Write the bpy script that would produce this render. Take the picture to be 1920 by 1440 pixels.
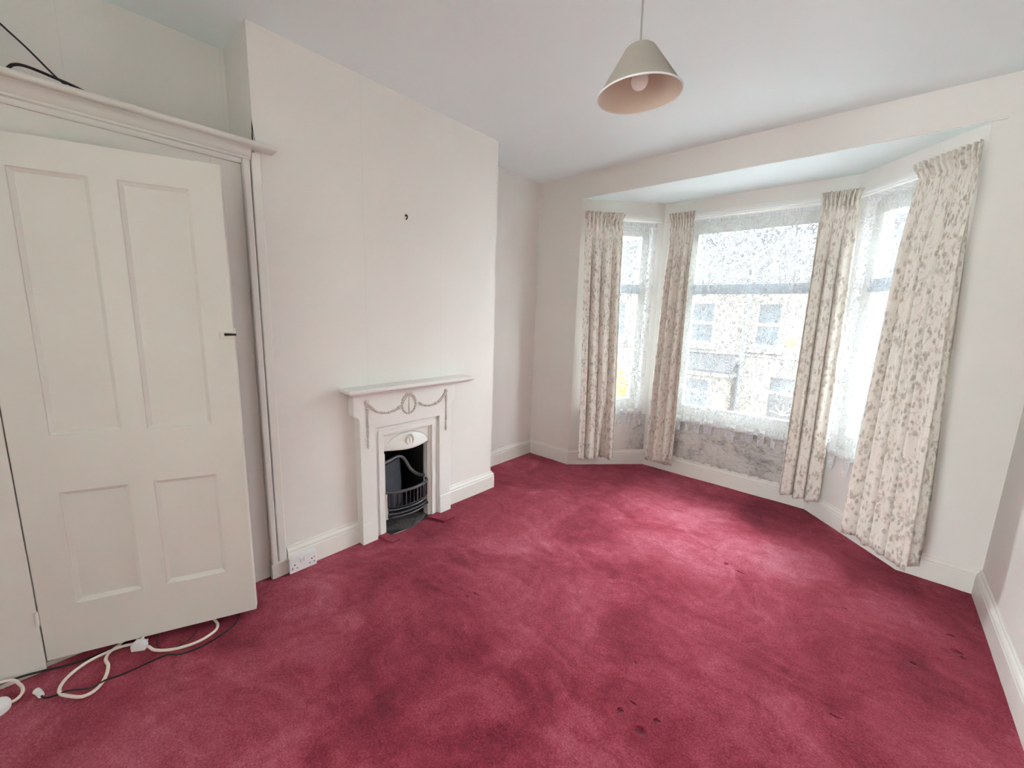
import bpy, bmesh, math, random
from mathutils import Vector, Matrix, noise

for o in list(bpy.data.objects):
    bpy.data.objects.remove(o)
SC = bpy.context.scene
COL = SC.collection

# ------------------------------------------------------------------ camera
cam_d = bpy.data.cameras.new('camera')
cam = bpy.data.objects.new('camera', cam_d)
COL.objects.link(cam)
cam_d.sensor_width = 36.0
cam_d.lens = 763.675 / 1920 * 36
cam_d.clip_start = 0.02
cam_d.clip_end = 300
CAM_H = 1.3984
yaw, pitch, roll = -0.7261, -0.1702, 0.0329
cy, sy, cp, sp = math.cos(yaw), math.sin(yaw), math.cos(pitch), math.sin(pitch)
fw = Vector((sy * cp, cy * cp, sp))
rt = Vector((cy, -sy, 0))
up = rt.cross(fw)
r2 = math.cos(roll) * rt + math.sin(roll) * up
u2 = -math.sin(roll) * rt + math.cos(roll) * up
mw = Matrix((r2, u2, -fw)).transposed().to_4x4()
mw.translation = Vector((0, 0, CAM_H))
cam.matrix_world = mw
SC.camera = cam

# ------------------------------------------------------------------ light and exposure
SC.view_settings.view_transform = 'Standard'
SC.view_settings.look = 'None'
SC.view_settings.exposure = 1.20
SC.view_settings.gamma = 1.0
SC.view_settings.use_curve_mapping = False
SKY = 29.0          # strength of the bright hazy sky
world = bpy.data.worlds.new('sky')
SC.world = world
world.use_nodes = True
wn = world.node_tree.nodes
wl = world.node_tree.links
wn.clear()
wo = wn.new('ShaderNodeOutputWorld')
wb = wn.new('ShaderNodeBackground')
wt = wn.new('ShaderNodeTexCoord')
ws = wn.new('ShaderNodeSeparateXYZ')
wr = wn.new('ShaderNodeValToRGB')
wl.new(wt.outputs['Generated'], ws.inputs[0])
wl.new(ws.outputs['Z'], wr.inputs[0])
wr.color_ramp.elements[0].position = 0.0
wr.color_ramp.elements[0].color = (0.33, 0.345, 0.355, 1)     # overcast sky: the zenith three times as bright as the horizon
wr.color_ramp.elements[1].position = 1.0
wr.color_ramp.elements[1].color = (0.90, 0.97, 1.0, 1)
wl.new(wr.outputs[0], wb.inputs[0])
wb.inputs[1].default_value = SKY
wl.new(wb.outputs[0], wo.inputs[0])

SC.cycles.use_denoising = True
SC.cycles.max_bounces = 14
SC.cycles.diffuse_bounces = 8
SC.cycles.transparent_max_bounces = 24
SC.cycles.transmission_bounces = 8
SC.cycles.sample_clamp_indirect = 8.0

# ------------------------------------------------------------------ helpers
def lerp(a, b, t):
    return a + (b - a) * t

def sstep(a, b, x):
    t = max(0.0, min(1.0, (x - a) / (b - a)))
    return t * t * (3 - 2 * t)

class Frame:
    """local frame on a wall: u along the wall, d out of the wall into the room, z up"""
    def __init__(s, o, U, N):
        s.o = Vector((o[0], o[1], o[2] if len(o) > 2 else 0.0))
        s.U = Vector((U[0], U[1], 0)).normalized()
        s.N = Vector((N[0], N[1], 0)).normalized()
    def __call__(s, u, d, z):
        return s.o + s.U * u + s.N * d + Vector((0, 0, z))

WORLD = Frame((0, 0, 0), (1, 0), (0, 1))

class MB:
    def __init__(s, F=WORLD):
        s.F = F
        s.v = []
        s.f = []
        s.uv = {}
    def add(s, pts, faces):
        b = len(s.v)
        s.v += [tuple(p) for p in pts]
        s.f += [tuple(b + i for i in f) for f in faces]
        return b
    def box(s, u0, u1, d0, d1, z0, z1):
        F = s.F
        p = [F(u, d, z) for z in (z0, z1) for d in (d0, d1) for u in (u0, u1)]
        s.add(p, [(0, 2, 3, 1), (4, 5, 7, 6), (0, 1, 5, 4), (2, 6, 7, 3), (0, 4, 6, 2), (1, 3, 7, 5)])
        return s
    def prism(s, poly, d0, d1):
        """polygon in (u, z), thickened from d0 to d1"""
        n = len(poly)
        F = s.F
        p = [F(u, d0, z) for u, z in poly] + [F(u, d1, z) for u, z in poly]
        s.add(p, [tuple(range(n))[::-1], tuple(range(n, 2 * n))] + [(i, (i + 1) % n, n + (i + 1) % n, n + i) for i in range(n)])
        return s
    def slab(s, u0, u1, z0, z1, d0, d1, holes=()):
        us = sorted(set([u0, u1] + [min(max(h[k], u0), u1) for h in holes for k in (0, 1)]))
        zs = sorted(set([z0, z1] + [min(max(h[k], z0), z1) for h in holes for k in (2, 3)]))
        nu, nz = len(us) - 1, len(zs) - 1
        def solid(i, j):
            if i < 0 or j < 0 or i >= nu or j >= nz:
                return False
            a, b = (us[i] + us[i + 1]) / 2, (zs[j] + zs[j + 1]) / 2
            return not any(h[0] < a < h[1] and h[2] < b < h[3] for h in holes)
        idx = {}
        def V(i, j, k):
            if (i, j, k) not in idx:
                idx[(i, j, k)] = len(s.v)
                s.v.append(tuple(s.F(us[i], (d0, d1)[k], zs[j])))
            return idx[(i, j, k)]
        for i in range(nu):
            for j in range(nz):
                if not solid(i, j):
                    continue
                s.f.append((V(i, j, 1), V(i + 1, j, 1), V(i + 1, j + 1, 1), V(i, j + 1, 1)))
                s.f.append((V(i, j, 0), V(i, j + 1, 0), V(i + 1, j + 1, 0), V(i + 1, j, 0)))
                if not solid(i - 1, j): s.f.append((V(i, j, 0), V(i, j, 1), V(i, j + 1, 1), V(i, j + 1, 0)))
                if not solid(i + 1, j): s.f.append((V(i + 1, j, 0), V(i + 1, j + 1, 0), V(i + 1, j + 1, 1), V(i + 1, j, 1)))
                if not solid(i, j - 1): s.f.append((V(i, j, 0), V(i + 1, j, 0), V(i + 1, j, 1), V(i, j, 1)))
                if not solid(i, j + 1): s.f.append((V(i, j + 1, 0), V(i, j + 1, 1), V(i + 1, j + 1, 1), V(i + 1, j + 1, 0)))
        return s
    def tube(s, path, r, n=8, caps=True):
        path = [Vector(p) for p in path]
        rings = []
        nrm = None
        for i, p in enumerate(path):
            t = (path[min(i + 1, len(path) - 1)] - path[max(i - 1, 0)]).normalized()
            if nrm is None:
                nrm = t.orthogonal().normalized()
            nrm = (nrm - t * nrm.dot(t)).normalized()
            b = t.cross(nrm)
            rr = r(i / (len(path) - 1)) if callable(r) else r
            rings.append([p + (nrm * math.cos(a) + b * math.sin(a)) * rr for a in [2 * math.pi * k / n for k in range(n)]])
        base = len(s.v)
        for R_ in rings:
            s.v += [tuple(q) for q in R_]
        for i in range(len(rings) - 1):
            for k in range(n):
                a, b = base + i * n + k, base + i * n + (k + 1) % n
                s.f.append((a, b, b + n, a + n))
        if caps:
            s.f.append(tuple(base + k for k in range(n))[::-1])
            s.f.append(tuple(base + (len(rings) - 1) * n + k for k in range(n)))
        return s
    def lathe(s, prof, c, axis=(0, 0, 1), n=32, close=False):
        """prof: (radius, height) pairs turned about axis through c"""
        ax = Vector(axis).normalized()
        e1 = ax.orthogonal().normalized()
        e2 = ax.cross(e1)
        c = Vector(c)
        base = len(s.v)
        for r, h in prof:
            for k in range(n):
                a = 2 * math.pi * k / n
                s.v.append(tuple(c + ax * h + (e1 * math.cos(a) + e2 * math.sin(a)) * r))
        m = len(prof)
        for i in range(m if close else m - 1):
            for k in range(n):
                a, b = base + i * n + k, base + i * n + (k + 1) % n
                c2, d2 = base + ((i + 1) % m) * n + (k + 1) % n, base + ((i + 1) % m) * n + k
                s.f.append((a, b, c2, d2))
        if not close:
            s.f.append(tuple(base + k for k in range(n))[::-1])
            s.f.append(tuple(base + (m - 1) * n + k for k in range(n)))
        return s
    def ball(s, c, rx, ry=None, rz=None, n=10, m=6):
        ry = ry or rx
        rz = rz or rx
        base = len(s.v)
        c = Vector(c)
        s.v.append(tuple(c + Vector((0, 0, rz))))
        for i in range(1, m):
            a = math.pi * i / m
            for k in range(n):
                b = 2 * math.pi * k / n
                s.v.append(tuple(c + Vector((rx * math.sin(a) * math.cos(b), ry * math.sin(a) * math.sin(b), rz * math.cos(a)))))
        s.v.append(tuple(c - Vector((0, 0, rz))))
        last = len(s.v) - 1
        for k in range(n):
            s.f.append((base, base + 1 + k, base + 1 + (k + 1) % n))
            s.f.append((last, base + 1 + (m - 2) * n + (k + 1) % n, base + 1 + (m - 2) * n + k))
        for i in range(m - 2):
            for k in range(n):
                a = base + 1 + i * n
                s.f.append((a + k, a + n + k, a + n + (k + 1) % n, a + (k + 1) % n))
        return s
    def sweep(s, prof, path, side=1):
        """profile (d, z) swept along plan polyline; d to the left of travel * side, mitred"""
        path = [Vector((p[0], p[1])) for p in path]
        n = len(path)
        dirs = [(path[i + 1] - path[i]).normalized() for i in range(n - 1)]
        rings = []
        for i in range(n):
            a = dirs[max(i - 1, 0)]
            b = dirs[min(i, n - 2)]
            na, nb = Vector((-a.y, a.x)) * side, Vector((-b.y, b.x)) * side
            m = (na + nb)
            m = m / max(0.2, m.dot(na))
            rings.append([(path[i].x + m.x * d, path[i].y + m.y * d, z) for d, z in prof])
        k = len(prof)
        base = len(s.v)
        for R_ in rings:
            s.v += R_
        for i in range(n - 1):
            for j in range(k):
                a = base + i * k + j
                b = base + i * k + (j + 1) % k
                s.f.append((a, b, b + k, a + k))
        s.f.append(tuple(base + j for j in range(k))[::-1])
        s.f.append(tuple(base + (n - 1) * k + j for j in range(k)))
        return s
    def build(s, name, mat, parent=None, smooth=False, bevel=0.0, uvs=None):
        me = bpy.data.meshes.new(name)
        me.from_pydata(s.v, [], s.f)
        bm = bmesh.new()
        bm.from_mesh(me)
        bmesh.ops.recalc_face_normals(bm, faces=bm.faces)
        bm.to_mesh(me)
        bm.free()
        if uvs:
            lay = me.uv_layers.new(name='cloth')
            for l in me.loops:
                lay.data[l.index].uv = uvs[l.vertex_index]
        if smooth:
            for p in me.polygons:
                p.use_smooth = True
            if smooth != 'all':
                me.set_sharp_from_angle(angle=math.radians(smooth if smooth is not True else 40))
        me.materials.append(mat)
        o = bpy.data.objects.new(name, me)
        COL.objects.link(o)
        if parent:
            o.parent = parent
            o.matrix_parent_inverse = parent.matrix_world.inverted()
        if bevel:
            md = o.modifiers.new('bevel', 'BEVEL')
            md.width = bevel
            md.segments = 2
            md.limit_method = 'ANGLE'
        return o

def empty(name, loc, label, cat, group=None):
    o = bpy.data.objects.new(name, None)
    o.location = loc
    o.empty_display_size = 0.1
    COL.objects.link(o)
    o.matrix_world = Matrix.Translation(Vector(loc))
    o['label'] = label
    o['category'] = cat
    if group:
        o['group'] = group
    return o

def tag(o, label, cat, group=None):
    o['label'] = label
    o['category'] = cat
    if group:
        o['group'] = group
    return o

def struct(o):
    o['kind'] = 'structure'
    return o

def spline(pts, sub=8):
    """Catmull-Rom through pts"""
    P = [Vector(p) for p in pts]
    P = [P[0] * 2 - P[1]] + P + [P[-1] * 2 - P[-2]]
    out = []
    for i in range(1, len(P) - 2):
        for k in range(sub):
            t = k / sub
            a, b, c, d = P[i - 1], P[i], P[i + 1], P[i + 2]
            out.append(0.5 * ((2 * b) + (c - a) * t + (2 * a - 5 * b + 4 * c - d) * t * t + (3 * b - a - 3 * c + d) * t ** 3))
    out.append(P[-2])
    return out

# ------------------------------------------------------------------ materials
class NT:
    def __init__(s, name):
        s.m = bpy.data.materials.new(name)
        s.m.use_nodes = True
        s.t = s.m.node_tree
        s.n = s.t.nodes
        s.b = s.n['Principled BSDF']
        s.out = s.n['Material Output']
    def node(s, typ, ins=None, **kw):
        x = s.n.new(typ)
        for k, v in kw.items():
            setattr(x, k, v)
        for k, v in (ins or {}).items():
            s.set(x.inputs[k], v)
        return x
    def set(s, inp, v):
        if hasattr(v, 'is_output'):
            s.t.links.new(v, inp)
        elif hasattr(v, 'outputs'):
            s.t.links.new(v.outputs[0], inp)
        else:
            inp.default_value = v
    def math(s, op, a, b=0.0, c=0.0, clamp=False):
        x = s.n.new('ShaderNodeMath')
        x.operation = op
        x.use_clamp = clamp
        s.set(x.inputs[0], a)
        s.set(x.inputs[1], b)
        s.set(x.inputs[2], c)
        return x.outputs[0]
    def ramp(s, fac, stops):
        x = s.n.new('ShaderNodeValToRGB')
        els = x.color_ramp.elements
        while len(els) < len(stops):
            els.new(0.5)
        for e, (p, c) in zip(els, stops):
            e.position = p
            e.color = c if len(c) == 4 else (*c, 1)
        s.set(x.inputs[0], fac)
        return x.outputs[0]
    def mix(s, fac, a, b):
        x = s.n.new('ShaderNodeMix')
        x.data_type = 'RGBA'
        s.set(x.inputs[0], fac)
        s.set(x.inputs[6], a if hasattr(a, 'is_output') else (*a, 1))
        s.set(x.inputs[7], b if hasattr(b, 'is_output') else (*b, 1))
        return x.outputs[2]
    def noise(s, vec, scale, detail=3.0, rough=0.5, dist=0.0):
        x = s.node('ShaderNodeTexNoise', {'Scale': scale, 'Detail': detail, 'Roughness': rough, 'Distortion': dist})
        if vec is not None:
            s.set(x.inputs['Vector'], vec)
        return x.outputs[0]
    def pos(s):
        return s.node('ShaderNodeNewGeometry').outputs['Position']
    def scaled(s, vec, sc, rot=(0, 0, 0), loc=(0, 0, 0)):
        return s.node('ShaderNodeMapping', {'Vector': vec, 'Scale': sc, 'Rotation': rot, 'Location': loc}).outputs[0]
    def bump(s, h, strength=0.3, dist=0.002):
        x = s.node('ShaderNodeBump', {'Height': h, 'Strength': strength, 'Distance': dist})
        s.set(s.b.inputs['Normal'], x.outputs[0])
    def done(s, color, rough=0.6, spec=0.3, metal=0.0):
        s.set(s.b.inputs['Base Color'], color if hasattr(color, 'is_output') else (*color, 1))
        s.set(s.b.inputs['Roughness'], rough)
        s.b.inputs['Specular IOR Level'].default_value = spec
        s.b.inputs['Metallic'].default_value = metal
        return s.m

def plain(name, c, rough=0.55, spec=0.3, metal=0.0, var=0.06, scale=6.0, bump=0.0, bscale=120.0):
    t = NT(name)
    p = t.pos()
    n = t.noise(p, scale, 4)
    lo = tuple(x * (1 - var) for x in c)
    hi = tuple(min(1, x * (1 + var)) for x in c)
    col = t.mix(n, lo, hi)
    if bump:
        t.bump(t.noise(p, bscale, 3), bump, 0.001)
    return t.done(col, rough, spec, metal)

def wallpaper():
    t = NT('lining_paper_paint')
    p = t.pos()
    base = t.ramp(t.noise(p, 1.6, 5, 0.6), [(0.3, (0.755, 0.73, 0.695)), (0.7, (0.785, 0.77, 0.735))])
    # greenish and pinkish old patches
    pat = t.ramp(t.noise(t.scaled(p, (3, 3, 3), loc=(4, 1, 2)), 1.0, 3), [(0.4, (0, 0, 0)), (0.62, (1, 1, 1))])
    col = t.mix(t.math('MULTIPLY', pat, 0.5), base, (0.75, 0.75, 0.71))
    # paper joints every 0.53 m along the wall on the chimney side
    sx = t.node('ShaderNodeSeparateXYZ', {'Vector': p})
    along = t.math('ADD', sx.outputs['Y'], t.math('MULTIPLY', t.noise(p, 3, 2), 0.004))
    fr = t.math('FRACT', t.math('DIVIDE', t.math('ADD', along, 0.402), 0.534))
    joint = t.math('LESS_THAN', fr, 0.006)
    col = t.mix(t.math('MULTIPLY', joint, 0.14), col, (0.50, 0.45, 0.40))
    h = t.math('ADD', t.math('MULTIPLY', t.noise(p, 220, 2), 0.5), t.math('MULTIPLY', t.noise(p, 9, 3), 1.6))
    h = t.math('ADD', h, t.math('MULTIPLY', joint, 1.0))
    t.bump(h, 0.28, 0.002)
    return t.done(col, 0.7, 0.2)

M_WALL = wallpaper()
M_CEIL = plain('ceiling_paint', (0.825, 0.925, 0.935), 0.8, 0.15, var=0.015, scale=2.5, bump=0.15, bscale=60)
M_GLOSS = plain('cream_gloss_paint', (0.77, 0.765, 0.715), 0.38, 0.4, var=0.03, scale=5, bump=0.1, bscale=35)
M_CUP = plain('old_cream_paint', (0.705, 0.695, 0.65), 0.42, 0.35, var=0.035, scale=3, bump=0.14, bscale=28)
M_IRON_WHITE = plain('white_enamel_paint', (0.79, 0.795, 0.76), 0.32, 0.45, var=0.02, scale=8, bump=0.08, bscale=60)
M_RELIEF = plain('dark_relief_paint', (0.60, 0.57, 0.52), 0.4, 0.4, var=0.30, scale=160)  # darker than the surround, with random mottling
M_BLACK = plain('black_cast_iron', (0.018, 0.018, 0.022), 0.42, 0.5, var=0.5, scale=40, bump=0.5, bscale=90)
M_GREY_IRON = plain('worn_grey_iron', (0.085, 0.085, 0.095), 0.4, 0.5, var=0.4, scale=60, bump=0.3, bscale=120)
M_SLATE = plain('blue_grey_firebrick', (0.05, 0.056, 0.07), 0.6, 0.3, var=0.5, scale=18, bump=0.6, bscale=50)
M_ASH = plain('grey_ash', (0.09, 0.085, 0.085), 0.9, 0.1, var=0.7, scale=150, bump=1.0, bscale=150)
M_TRANSOM = plain('backlit_transom_grey', (0.22, 0.25, 0.27), 0.4, 0.3, var=0.04)  # white transom; its backlit grey-blue shade is put into the colour
M_FRAME = plain('white_window_paint', (0.50, 0.50, 0.455), 0.35, 0.4, var=0.03)
M_PLASTIC = plain('white_plastic', (0.78, 0.79, 0.80), 0.3, 0.5, var=0.01)
M_CREAM_FLEX = plain('cream_flex', (0.80, 0.72, 0.64), 0.4, 0.4, var=0.05, scale=20)
M_BLACK_FLEX = plain('black_flex', (0.012, 0.011, 0.012), 0.4, 0.4, var=0.2)
M_DARK = plain('dark_hole', (0.015, 0.013, 0.012), 0.8, 0.1)
M_STEEL = plain('tarnished_metal', (0.35, 0.33, 0.3), 0.35, 0.5, 0.9, var=0.2, scale=80)
M_BOARD = plain('floor_boards', (0.46, 0.40, 0.33), 0.7, 0.2, var=0.3)
M_SCREW = plain('dark_screw', (0.03, 0.025, 0.02), 0.4, 0.5, 0.6)

DENTS = [(-0.510, 1.219, .020), (-0.487, 1.279, .018), (-0.397, 1.277, .022), (-0.424, 1.203, .022), (-1.353, 1.238, .018), (-1.334, 1.280, .022), (-0.481, 2.475, .024),
         (-0.403, 2.449, .026), (0.436, 2.615, .030), (0.443, 2.493, .022), (0.459, 2.470, .022), (0.069, 1.739, .018), (-0.560, 1.451, .014), (0.058, 2.496, .016), (-0.466, 3.289, .020), (0.297, 2.273, .014)]
def carpet_mat():
    t = NT('crimson_pile_carpet')
    p = t.pos()
    # brushed pile: soft patches, streaks in two directions, swirls of footwork
    w = t.node('ShaderNodeTexNoise', {'Scale': 1.5, 'Detail': 4.0, 'Vector': p})
    off = t.node('ShaderNodeVectorMath', {0: w.outputs['Color'], 1: (0.7, 0.7, 0.0)}, operation='MULTIPLY')
    pw = t.node('ShaderNodeVectorMath', {0: p, 1: off.outputs[0]}, operation='ADD').outputs[0]
    a = t.noise(pw, 1.5, 5, 0.58, 0.5)
    s1 = t.noise(t.scaled(pw, (1.2, 6.0, 1), rot=(0, 0, 0.5)), 1.9, 6, 0.68, 0.5)
    s2 = t.noise(t.scaled(pw, (6.0, 1.6, 1), rot=(0, 0, -0.35), loc=(3, 1, 0)), 1.7, 6, 0.68, 0.5)
    sm = t.noise(p, 16, 5, 0.7, 0.8)
    c = t.math('ADD', t.math('MULTIPLY', a, 1.15), t.math('ADD', t.math('MULTIPLY', s1, 0.45), t.math('MULTIPLY', s2, 0.35)))
    c = t.math('DIVIDE', t.math('ADD', c, t.math('MULTIPLY', sm, 0.35)), 2.30)
    fine = t.noise(p, 330, 2, 0.75)
    tuft = t.noise(p, 130, 2, 0.6)
    g = t.math('ADD', t.math('MULTIPLY', t.math('SUBTRACT', fine, 0.5), 0.30), t.math('MULTIPLY', t.math('SUBTRACT', tuft, 0.5), 0.22))
    # dents pressed into the pile by chair and bed feet (world positions), each an oval dimple
    sx = t.node('ShaderNodeSeparateXYZ', {'Vector': p})
    X, Y = sx.outputs['X'], sx.outputs['Y']
    wobx = t.math('MULTIPLY', t.math('SUBTRACT', t.noise(p, 60, 2), 0.5), 0.02)
    nick = None
    for i, (dx, dy, r) in enumerate(DENTS):
        ex = t.math('DIVIDE', t.math('ADD', t.math('SUBTRACT', X, dx), wobx), r * (1.0 if i % 2 else 0.55))
        ey = t.math('DIVIDE', t.math('ADD', t.math('SUBTRACT', Y, dy), wobx), r * (0.5 if i % 3 else 0.9))
        dd = t.math('SUBTRACT', 1.0, t.math('ADD', t.math('MULTIPLY', ex, ex), t.math('MULTIPLY', ey, ey)), clamp=True)
        nick = dd if nick is None else t.math('MAXIMUM', nick, dd)
    # swathe by the bay: turned pile, and grazing light painted paler; circular scuff
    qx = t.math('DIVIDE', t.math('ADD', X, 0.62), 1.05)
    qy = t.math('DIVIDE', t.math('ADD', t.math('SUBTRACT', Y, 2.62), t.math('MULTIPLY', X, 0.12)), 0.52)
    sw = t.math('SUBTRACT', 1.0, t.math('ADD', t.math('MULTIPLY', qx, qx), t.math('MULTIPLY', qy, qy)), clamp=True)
    rx = t.math('ADD', X, 0.85)
    ry = t.math('SUBTRACT', Y, 2.25)
    rad = t.math('SQRT', t.math('ADD', t.math('MULTIPLY', rx, rx), t.math('MULTIPLY', ry, ry)))
    rad = t.math('ADD', rad, t.math('MULTIPLY', t.math('SUBTRACT', t.noise(p, 3, 2), 0.5), 0.12))
    ring = t.math('MULTIPLY', t.math('LESS_THAN', t.math('ABSOLUTE', t.math('SUBTRACT', rad, 0.43)), 0.014), t.math('GREATER_THAN', t.noise(p, 5, 2), 0.47))
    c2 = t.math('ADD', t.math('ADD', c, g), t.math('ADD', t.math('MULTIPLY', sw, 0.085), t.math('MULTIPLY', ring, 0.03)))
    c2 = t.math('SUBTRACT', c2, t.math('MULTIPLY', nick, 0.10))
    col = t.ramp(c2, [(0.35, (0.105, 0.005, 0.016)), (0.44, (0.23, 0.015, 0.036)), (0.52, (0.345, 0.040, 0.072)), (0.60, (0.47, 0.10, 0.15)), (0.70, (0.62, 0.24, 0.30))])
    h = t.math('ADD', t.math('MULTIPLY', t.noise(p, 300, 3, 0.7), 0.8), t.math('MULTIPLY', t.noise(p, 22, 3), 0.9))
    h = t.math('ADD', h, t.math('MULTIPLY', c, 1.5))
    h = t.math('SUBTRACT', h, t.math('MULTIPLY', nick, 2.5))
    t.bump(h, 0.9, 0.007)
    m = t.done(col, 0.95, 0.05)
    t.b.inputs['Sheen Weight'].default_value = 0.2
    t.b.inputs['Sheen Roughness'].default_value = 0.5
    t.b.inputs['Sheen Tint'].default_value = (1.0, 0.62, 0.70, 1)
    return m
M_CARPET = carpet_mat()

def damp_mat(name, x0=None, x1=None):
    t = NT(name)
    p = t.pos()
    a = t.noise(p, 5, 6, 0.65, 0.6)
    b = t.noise(t.scaled(p, (1, 1, 1.6)), 16, 6, 0.7, 0.8)
    col = t.ramp(t.math('ADD', t.math('MULTIPLY', a, 0.55), t.math('MULTIPLY', b, 0.45)),
                 [(0.36, (0.20, 0.20, 0.185)), (0.45, (0.40, 0.395, 0.37)), (0.52, (0.57, 0.565, 0.53)), (0.66, (0.66, 0.65, 0.61))])
    mould = t.ramp(t.noise(p, 55, 5, 0.8), [(0.56, (0, 0, 0)), (0.68, (1, 1, 1))])
    col = t.mix(t.math('MULTIPLY', mould, 0.65), col, (0.18, 0.17, 0.16))
    if x0 is not None:
        sx = t.node('ShaderNodeSeparateXYZ', {'Vector': p}).outputs['X']
        k = t.math('DIVIDE', t.math('SUBTRACT', t.math('ADD', sx, t.math('MULTIPLY', t.math('SUBTRACT', t.noise(p, 14, 4, 0.7), 0.5), 0.16)), x0), x1 - x0, clamp=True)
        col = t.mix(k, (0.76, 0.75, 0.72), col)
    t.bump(t.math('ADD', b, t.noise(p, 90, 3)), 0.6, 0.004)
    return t.done(col, 0.85, 0.1)
M_DAMP2 = damp_mat('damp_edge_plaster', -1.70, -1.60)
M_DAMP = damp_mat('damp_stained_plaster')

def print_mat(name, ground, d1, d2, grey=0.0):
    """floral furnishing cotton printed in cloth space (uv in metres)"""
    t = NT(name)
    uv = t.node('ShaderNodeUVMap', uv_map='cloth').outputs[0]
    wob = t.node('ShaderNodeTexNoise', {'Vector': uv, 'Scale': 30.0, 'Detail': 2.0})
    wv = t.node('ShaderNodeVectorMath', {0: wob.outputs['Color'], 1: (0.016, 0.016, 0)}, operation='MULTIPLY').outputs[0]
    q = t.node('ShaderNodeVectorMath', {0: uv, 1: wv}, operation='ADD').outputs[0]
    clus = t.ramp(t.noise(uv, 11.0, 2, 0.5, 0.8), [(0.38, (0, 0, 0)), (0.52, (1, 1, 1))])
    v1 = t.node('ShaderNodeTexVoronoi', {'Vector': t.scaled(q, (1.2, 0.50, 1), rot=(0, 0, 0.9)), 'Scale': 46.0})
    v2 = t.node('ShaderNodeTexVoronoi', {'Vector': t.scaled(q, (1.2, 0.52, 1), rot=(0, 0, -0.8), loc=(3, 2, 0)), 'Scale': 43.0})
    l1 = t.ramp(v1.outputs['Distance'], [(0.30, (1, 1, 1)), (0.46, (0, 0, 0))])
    l2 = t.ramp(v2.outputs['Distance'], [(0.26, (1, 1, 1)), (0.44, (0, 0, 0))])
    stem = t.math('LESS_THAN', t.math('ABSOLUTE', t.math('SUBTRACT', t.noise(uv, 13, 1, 0.4, 1.2), 0.5)), 0.012)
    tone = t.noise(uv, 60, 2)
    col = t.mix(t.math('MULTIPLY', t.noise(uv, 4, 2), 0.3), ground, tuple(x * 0.86 for x in ground))
    col = t.mix(t.math('MULTIPLY', stem, 0.28), col, d1)
    col = t.mix(t.math('MULTIPLY', t.math('MULTIPLY', l1, clus), t.math('SUBTRACT', t.math('MULTIPLY', tone, 1.5), 0.05, clamp=True)), col, d1)
    col = t.mix(t.math('MULTIPLY', t.math('MULTIPLY', l2, clus), t.math('SUBTRACT', t.math('MULTIPLY', tone, 1.3), 0.1, clamp=True)), col, d2)
    t.set(t.b.inputs['Base Color'], col)
    t.b.inputs['Roughness'].default_value = 0.85
    t.b.inputs['Specular IOR Level'].default_value = 0.1
    t.bump(t.noise(uv, 700, 2), 0.15, 0.0006)
    tr = t.node('ShaderNodeBsdfTranslucent', {'Color': col})
    mx = t.node('ShaderNodeMixShader', {0: 0.05, 1: t.b.outputs[0], 2: tr.outputs[0]})
    t.t.links.new(mx.outputs[0], t.out.inputs[0])
    return t.m
M_PRINT = print_mat('floral_print_cotton', (0.80, 0.77, 0.70), (0.38, 0.35, 0.31), (0.47, 0.41, 0.33))

def lace_mat():
    t = NT('white_net_lace')
    uv = t.node('ShaderNodeUVMap', uv_map='cloth').outputs[0]
    wob = t.node('ShaderNodeTexNoise', {'Vector': uv, 'Scale': 18.0, 'Detail': 2.0})
    wv = t.node('ShaderNodeVectorMath', {0: wob.outputs['Color'], 1: (0.03, 0.03, 0)}, operation='MULTIPLY').outputs[0]
    q = t.node('ShaderNodeVectorMath', {0: uv, 1: wv}, operation='ADD').outputs[0]
    v = t.node('ShaderNodeTexVoronoi', {'Vector': q, 'Scale': 25.0, 'Randomness': 0.8})
    ring = t.math('LESS_THAN', t.math('ABSOLUTE', t.math('SUBTRACT', v.outputs['Distance'], 0.34)), 0.075)
    gap = t.math('GREATER_THAN', t.noise(uv, 32, 1), 0.45)
    v2 = t.node('ShaderNodeTexVoronoi', {'Vector': t.scaled(q, (1, 1, 1), loc=(0.4, 0.7, 0)), 'Scale': 52.0})
    leaf = t.math('LESS_THAN', v2.outputs['Distance'], 0.20)
    stem = t.math('LESS_THAN', t.math('ABSOLUTE', t.math('SUBTRACT', t.noise(uv, 22, 1, 0.4, 1.0), 0.5)), 0.020)
    pat = t.math('MAXIMUM', t.math('MULTIPLY', ring, gap), t.math('MAXIMUM', leaf, stem))
    sx = t.node('ShaderNodeSeparateXYZ', {'Vector': uv})
    # plain dense heading and worked hem
    head = t.math('GREATER_THAN', sx.outputs['Y'], 2.185)
    hem = t.math('LESS_THAN', sx.outputs['Y'], 0.055)
    pat = t.math('MAXIMUM', pat, t.math('MULTIPLY', t.math('MAXIMUM', head, hem), 0.75))
    mesh = t.math('ADD', 0.24, t.math('MULTIPLY', t.noise(uv, 500, 1), 0.1))
    fac = t.math('MAXIMUM', mesh, t.math('MULTIPLY', pat, 0.94))
    df = t.node('ShaderNodeBsdfDiffuse', {'Color': (0.72, 0.75, 0.785, 1)})
    tl = t.node('ShaderNodeBsdfTranslucent', {'Color': (0.72, 0.75, 0.785, 1)})
    thread = t.node('ShaderNodeMixShader', {0: 0.025, 1: df.outputs[0], 2: tl.outputs[0]})
    tp = t.node('ShaderNodeBsdfTransparent')
    mx = t.node('ShaderNodeMixShader', {0: fac, 1: tp.outputs[0], 2: thread.outputs[0]})
    t.t.links.new(mx.outputs[0], t.out.inputs[0])
    return t.m
M_LACE = lace_mat()

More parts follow.
